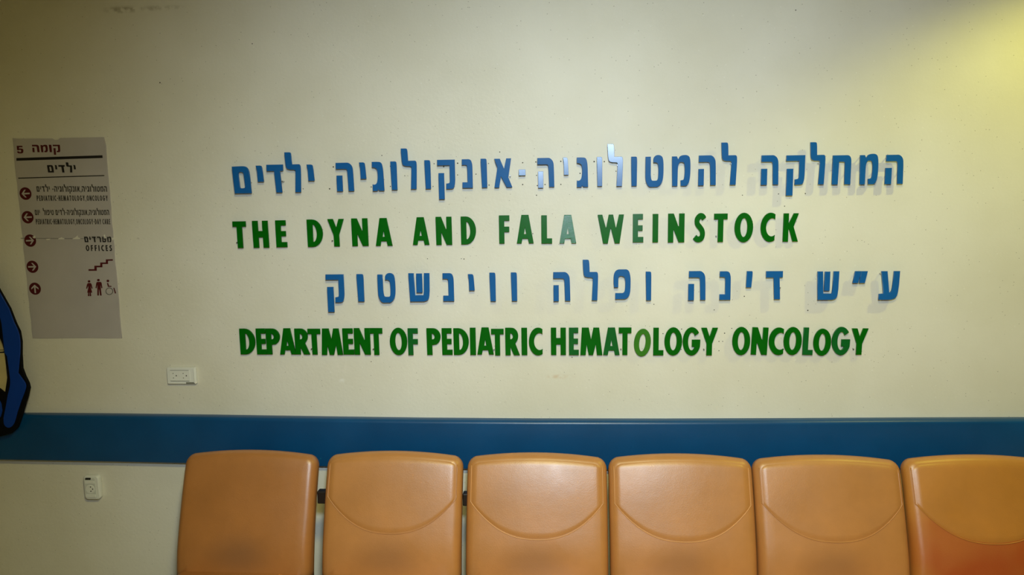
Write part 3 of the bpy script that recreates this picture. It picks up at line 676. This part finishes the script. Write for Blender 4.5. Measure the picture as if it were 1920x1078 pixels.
face('socket_face', [arc(0, 0, .0185, .0185, 0, 350, 24)], M['plastic'], sk, -0.0238, 0.002, 0.0005, -0.004, -0.005)
for dx, dz in ((.003, .010), (.011, .001), (.003, -.008)): face('pin_hole', [arc(0, 0, .0024, .0024, 0, 345, 11)], M['hole'], sk, -0.0251, 0.0006, 0, -0.004+dx, -0.005+dz)

# ------------------------------------------------------------------ cut-out decoration at the left edge
DF = 2.6-0.060
base = at(0, 700, DF); fg = thing('cutout_figure', 'black-edged bright blue painted cut-out decoration hanging over the rail at left edge', 'wall decoration', (base.x, base.y, base.z))
def Fp(p): q = at(p[0], p[1], DF); return (q.x-base.x, q.z-base.z)
blk = [(-90,500),(-20,505),(0,543.5),(19.5,578),(30,605),(37.8,621),(41,640),(41,664.5),(42.4,690),(48,705),(54.4,718),(56.5,727),(53.5,740),(46,764),(41,781),(34,801),(22,812),(0,818),(-90,820)]
gap = [(0,629),(6.7,644.7),(9,653.6),(11,664.5),(13.4,684.6),(15.6,707),(11,738),(0,729),(-40,700),(-50,650)]
o = link('black_board', solid('black_board', [[Fp(p) for p in blk], [Fp(p) for p in gap]], 0.012, 0.001), M['fig_black'], fg)
lb = [(-40,470),(0,543),(20,578),(30,605),(38,621,1),(41.3,640,1),(40.6,662),(37.2,698),(43,706),(52,718.5,1),(51.5,728,1),(43,750),(35.6,772),(29.5,795,1),(20,802,1),(10.5,796,1),(10,782),(14.5,760),(17.8,740),(23.4,718,1),(21,698),(16.7,667),(12,660),(9,629),(6.7,607),(1.7,585),(-20,545),(-60,500)]
o = link('blue_limb', solid('blue_limb', [[Fp(p) for p in chaikin(lb)]], 0.004, 0.0006), M['fig_blue'], fg); o.location = (0, -0.008, 0); o['label'] = 'bright blue bent limb shape'
lb2 = [(-30,735),(0,745),(5.5,756),(7.2,769),(4.5,780),(0,784),(-30,786)]
o = link('blue_patch', solid('blue_patch', [[Fp(p) for p in lb2]], 0.004, 0.0006), M['fig_blue'], fg); o.location = (0, -0.008, 0)
o = link('cream_panel', solid('cream_panel', [[Fp(p) for p in [(-60,640),(-2,628),(10,645),(18,690),(18,720),(12,742),(-60,710)]]], 0.003, 0.0), M['fig_cream'], fg); o.location = (0, 0.0076, 0); o['label'] = 'cream panel behind the limb'
o = link('line_mark', solid('line_mark', [[Fp(p) for p in [(-40,655.8),(10,656.4),(10,657.4),(-40,656.8)]], [Fp(p) for p in [(-40,661),(1,660),(10.5,658.6),(11,661.8),(-40,664)]]], 0.001, 0.0), M['fig_black'], fg); o.location = (0, 0.0055, 0)
for (sx, sz) in ((-0.02, 0.30), (-0.04, 0.08)):
    bm = bmesh.new(); bmesh.ops.create_cone(bm, cap_ends=True, segments=8, radius1=0.006, radius2=0.006, depth=0.054, matrix=Matrix.Translation((sx, 0.033, sz)) @ Matrix.Rotation(pi/2, 4, 'X'))
    link('spacer', bm_mesh('spacer', bm), M['stud'], fg)

# ------------------------------------------------------------------ waiting chairs
HW, ZB, ZT, RISE, RC, RE = 0.2495, 0.36, 0.785, 0.018, 0.040, 0.030
RAKE = radians(15)
TOPY = 0.0                                    # cushion is built upright, then raked about its foot
def ztop(x): return ZT + RISE*(1-(x/HW)**2)
def dist_in(x, z):
    ax = abs(x); zt = ztop(x)
    qx, qz = ax-(HW-RC), z-(zt-RC)
    if qx > 0 and qz > 0: return RC - sqrt(qx*qx+qz*qz)
    return min(HW-ax, zt-z)
def front(x, z):
    """depth of the front skin (towards the sitter = -y)"""
    d = max(dist_in(x, z), 0.0)
    e = RE - sqrt(max(RE*RE - max(RE-d, 0)**2, 0)) if d < RE else 0.0
    crown = 0.010*(1-(x/HW)**2) + 0.010*math.exp(-((z-0.45)/0.10)**2)
    return -(0.030 + crown - e)
def outline(n=10):
    P = []
    N = 14
    xs_ = [-(HW-RC) + 2*(HW-RC)*i/N for i in range(N+1)]
    left = [(-HW, ZB + (ztop(-HW)-RC-ZB)*i/12) for i in range(12)]
    cz = ztop(HW-RC)-RC
    lc = [(-(HW-RC)+RC*cos(radians(180-a)), cz+RC*sin(radians(180-a))) for a in (0, 15, 30, 45, 60, 75)]
    top = [(x, ztop(x)) for x in xs_]
    rc = [(-p[0], p[1]) for p in lc[::-1]]; right = [(-p[0], p[1]) for p in left[::-1]]
    return left+lc+top+rc+right
def rake(v):
    """the back curves away: steep at the seat, more reclined at the headrest"""
    x, y, z = v; t = z-ZB
    a = math.atan((0.15+0.66*t)/0.96)
    return (x, 0.15*t+0.33*t*t + y*cos(a), ZB + 0.962*t - y*sin(a))
def back_mesh():
    O = outline(); n = len(O); cx, cz = 0.0, (ZB+ZT)/2
    rings = []
    nrm = []
    for i, p in enumerate(O):
        a, b = O[i-1] if i else O[0], O[(i+1)] if i < n-1 else O[-1]
        tx_, tz_ = b[0]-a[0], b[1]-a[1]; L = sqrt(tx_*tx_+tz_*tz_); nrm.append((tz_/L, -tx_/L))  # inward
    for t_ in (0, 10, 20, 32, 45, 58, 72, 90):
        ins = RE*(1-cos(radians(t_)))
        R_ = []
        for p, q in zip(O, nrm):
            x, z = p[0]+q[0]*ins, p[1]+q[1]*ins*(1 if p[1] > ZB+0.001 else 0)
            e = RE - RE*sin(radians(t_))
            crown = 0.010*(1-(x/HW)**2) + 0.010*math.exp(-((z-0.45)/0.10)**2)
            R_.append((x, -(0.030+crown*sin(radians(t_))-e) if t_ else -(0.030-RE), z))
        rings.append(R_)
    last = rings[-1]
    for k in (0.88, 0.74, 0.58, 0.42, 0.26, 0.12):
        R_ = []
        for p in last:
            x, z = cx+(p[0]-cx)*k, cz+(p[2]-cz)*k
            R_.append((x, -(0.030 + 0.010*(1-(x/HW)**2) + 0.010*math.exp(-((z-0.45)/0.10)**2)), z))
        rings.append(R_)
    bk = []
    for t_, y in ((0, 0.012), (35, 0.020), (90, 0.026)):
        ins = 0.014*(1-cos(radians(t_)))
        bk.append([(p[0]+q[0]*ins, y, p[1]+q[1]*ins) for p, q in zip(O, nrm)])
    allr = bk[::-1] + rings
    vs = [rake(v) for R_ in allr for v in R_]; fs = []
    for i in range(len(allr)-1):
        for k in range(n):
            a, b = i*n+k, i*n+(k+1) % n; fs.append((a, b, b+n, a+n))
    fs.append(tuple(range(n-1, -1, -1))); fs.append(tuple(range((len(allr)-1)*n, len(allr)*n)))
    bm = bmesh.new(); bm.from_mesh(mesh('tmp', vs, fs))
    return bm_mesh('backrest', bm, True)
PI_ = 0.017                                    # panel inset from the edge
def zarc(x, dz=0.0): return 0.528 + dz + 0.118*abs(x/(HW-PI_))**2.4
def panel_mesh(dz):
    nx, nz = 40, 22; vs, fs = [], []
    xm = HW-PI_
    for j in range(nz+1):
        for i in range(nx+1):
            x = -xm + 2*xm*i/nx
            z0 = zarc(x, dz); z1 = ztop(x)-0.022
            if abs(x) > HW-RC-0.005: z1 -= (abs(x)-(HW-RC-0.005))**2*14
            s = j/nz; z = z0 + (z1-z0)*s
            dd = min((xm-abs(x))/0.020, (z-z0)/0.014, (z1-z)/0.020, 1.0); dd = max(dd, 0)
            lift = 0.0045*sqrt(1-(1-dd)**2) - 0.0016
            vs.append(rake((x, front(x, z)-lift, z)))
    for j in range(nz):
        for i in range(nx):
            a = j*(nx+1)+i; fs.append((a, a+1, a+nx+2, a+nx+1))
    return mesh('headrest_panel', vs, fs, True)
def piping_mesh(dz):
    xm = HW-PI_; pts = []
    zt = ztop(xm)-0.030
    for i in range(8): pts.append((-xm, zt+(zarc(xm, dz)-zt)*i/8))
    for i in range(41): x = -xm+2*xm*i/40; pts.append((x, zarc(x, dz)))
    for i in range(1, 9): pts.append((xm, zarc(xm, dz)+(zt-zarc(xm, dz))*i/8))
    return tube_mesh('piping', [rake((x, front(x, z)-0.0006, z)) for x, z in pts], 0.0017, 6)
def seat_mesh():
    bm = bmesh.new(); add_box(bm, (0, -0.250, 0.366), (0.462, 0.47, 0.075), 0.026, 4, Matrix.Rotation(radians(-3), 3, 'X'))
    for v in bm.verts:
        if v.co.z > 0.38: v.co.z += 0.010*(1-(v.co.x/0.26)**2)
    return bm_mesh('seat', bm, True)
me_back, me_seat = back_mesh(), seat_mesh()
def make_chair(loc, label, m, panel=True, dz=0.0, bracket=None, faint=False, rz=0.0):
    t = thing('waiting_chair', label, 'chair', loc, 'tan waiting room chairs along the wall', rz)
    def inst(name, me, mm):
        o = bpy.data.objects.new(name, me); C.objects.link(o); o.parent = t
        if not me.materials: me.materials.append(mm)
        o.material_slots[0].link = 'OBJECT'; o.material_slots[0].material = mm
        return o
    b = inst('backrest', me_back, m)
    if panel:
        for nm, me in (('headrest_panel', panel_mesh(dz)), ('piping', piping_mesh(dz))):
            o = link(nm, me, (M['leather_ochre'] if m == M['leather_red'] else m) if nm == 'headrest_panel' or faint else M['piping'], b)
    inst('seat', me_seat, m)
    box('seat_shell', (0, -0.245, 0.318), (0.44, 0.40, 0.022), M['steel'], t, 0.006)
    yb = 0.05
    box('back_frame', (0, yb+0.02, 0.52), (0.32, 0.02, 0.36), M['steel'], t, 0.006, rot=Matrix.Rotation(-RAKE, 3, 'X'))
    for sx in (-1, 1):
        for (y0, y1) in ((-0.40, -0.43), (-0.07, -0.03)):
            link('leg', tube_mesh('leg', [(sx*0.19, y0, 0.312), (sx*0.20, y1, 0.006)], 0.011, 10), M['steel'], t)
        link('side_rail', tube_mesh('side_rail', [(sx*0.19, -0.42, 0.306), (sx*0.19, -0.02, 0.306), (sx*0.17, 0.02, 0.33), (sx*0.15, 0.07, 0.52)], 0.010, 8), M['steel'], t)
    if bracket:
        (x0, z0, z1, w) = bracket
        box('side_bracket', (x0, 0.085, (z0+z1)/2), (w, 0.03, z1-z0), M['steel'], t, 0.004)
    return t
# chair feet are set so that the cushion tops stand where the photograph shows them
YT = -0.195                                    # y of the cushion top; the foot of the cushion is further out
yo = YT - (0.15*(ZT-ZB)+0.33*(ZT-ZB)**2)
def cx(pl, pr): return (at(pl, 900, 2.385).x + at(pr, 900, 2.385).x)/2
specs = [
 (-1.136, 0.000, 'leather_dark', 'leftmost tan waiting chair, smooth padded back without curved seam', False, 0, None, False),
 (-0.600, 0.002, 'leather', 'second tan waiting chair from left, faint curved seam on back', True, 0.002, 'W', True),
 (-0.084, 0.001, 'leather', 'third tan waiting chair from left, pale glossy headrest panel', True, -0.008, 'L', False),
 (0.421, 0.003, 'leather', 'fourth tan waiting chair from left, glossy headrest with tiny pale nick', True, -0.008, None, False),
 (0.9235, 0.004, 'leather', 'fifth tan waiting chair from left, dull headrest and touching its right neighbour', True, 0.0, None, True),
 (1.432, 0.012, 'leather_red', 'rightmost tan waiting chair, cut by frame, reddened lower back', True, 0.0, None, True),
]
for (x, zo, mk, lab, pan, dz, br, faint) in specs:
    bk = None
    if br: bk = (-HW-(0.006 if br == 'W' else -0.002), 0.605, 0.652, 0.054 if br == 'W' else 0.036)
    ch = make_chair((x, yo, 0), lab, M[mk], pan, dz, bk, faint)
    ch.location.z = 0.0
    ch.scale = (1, 1, 1+zo)
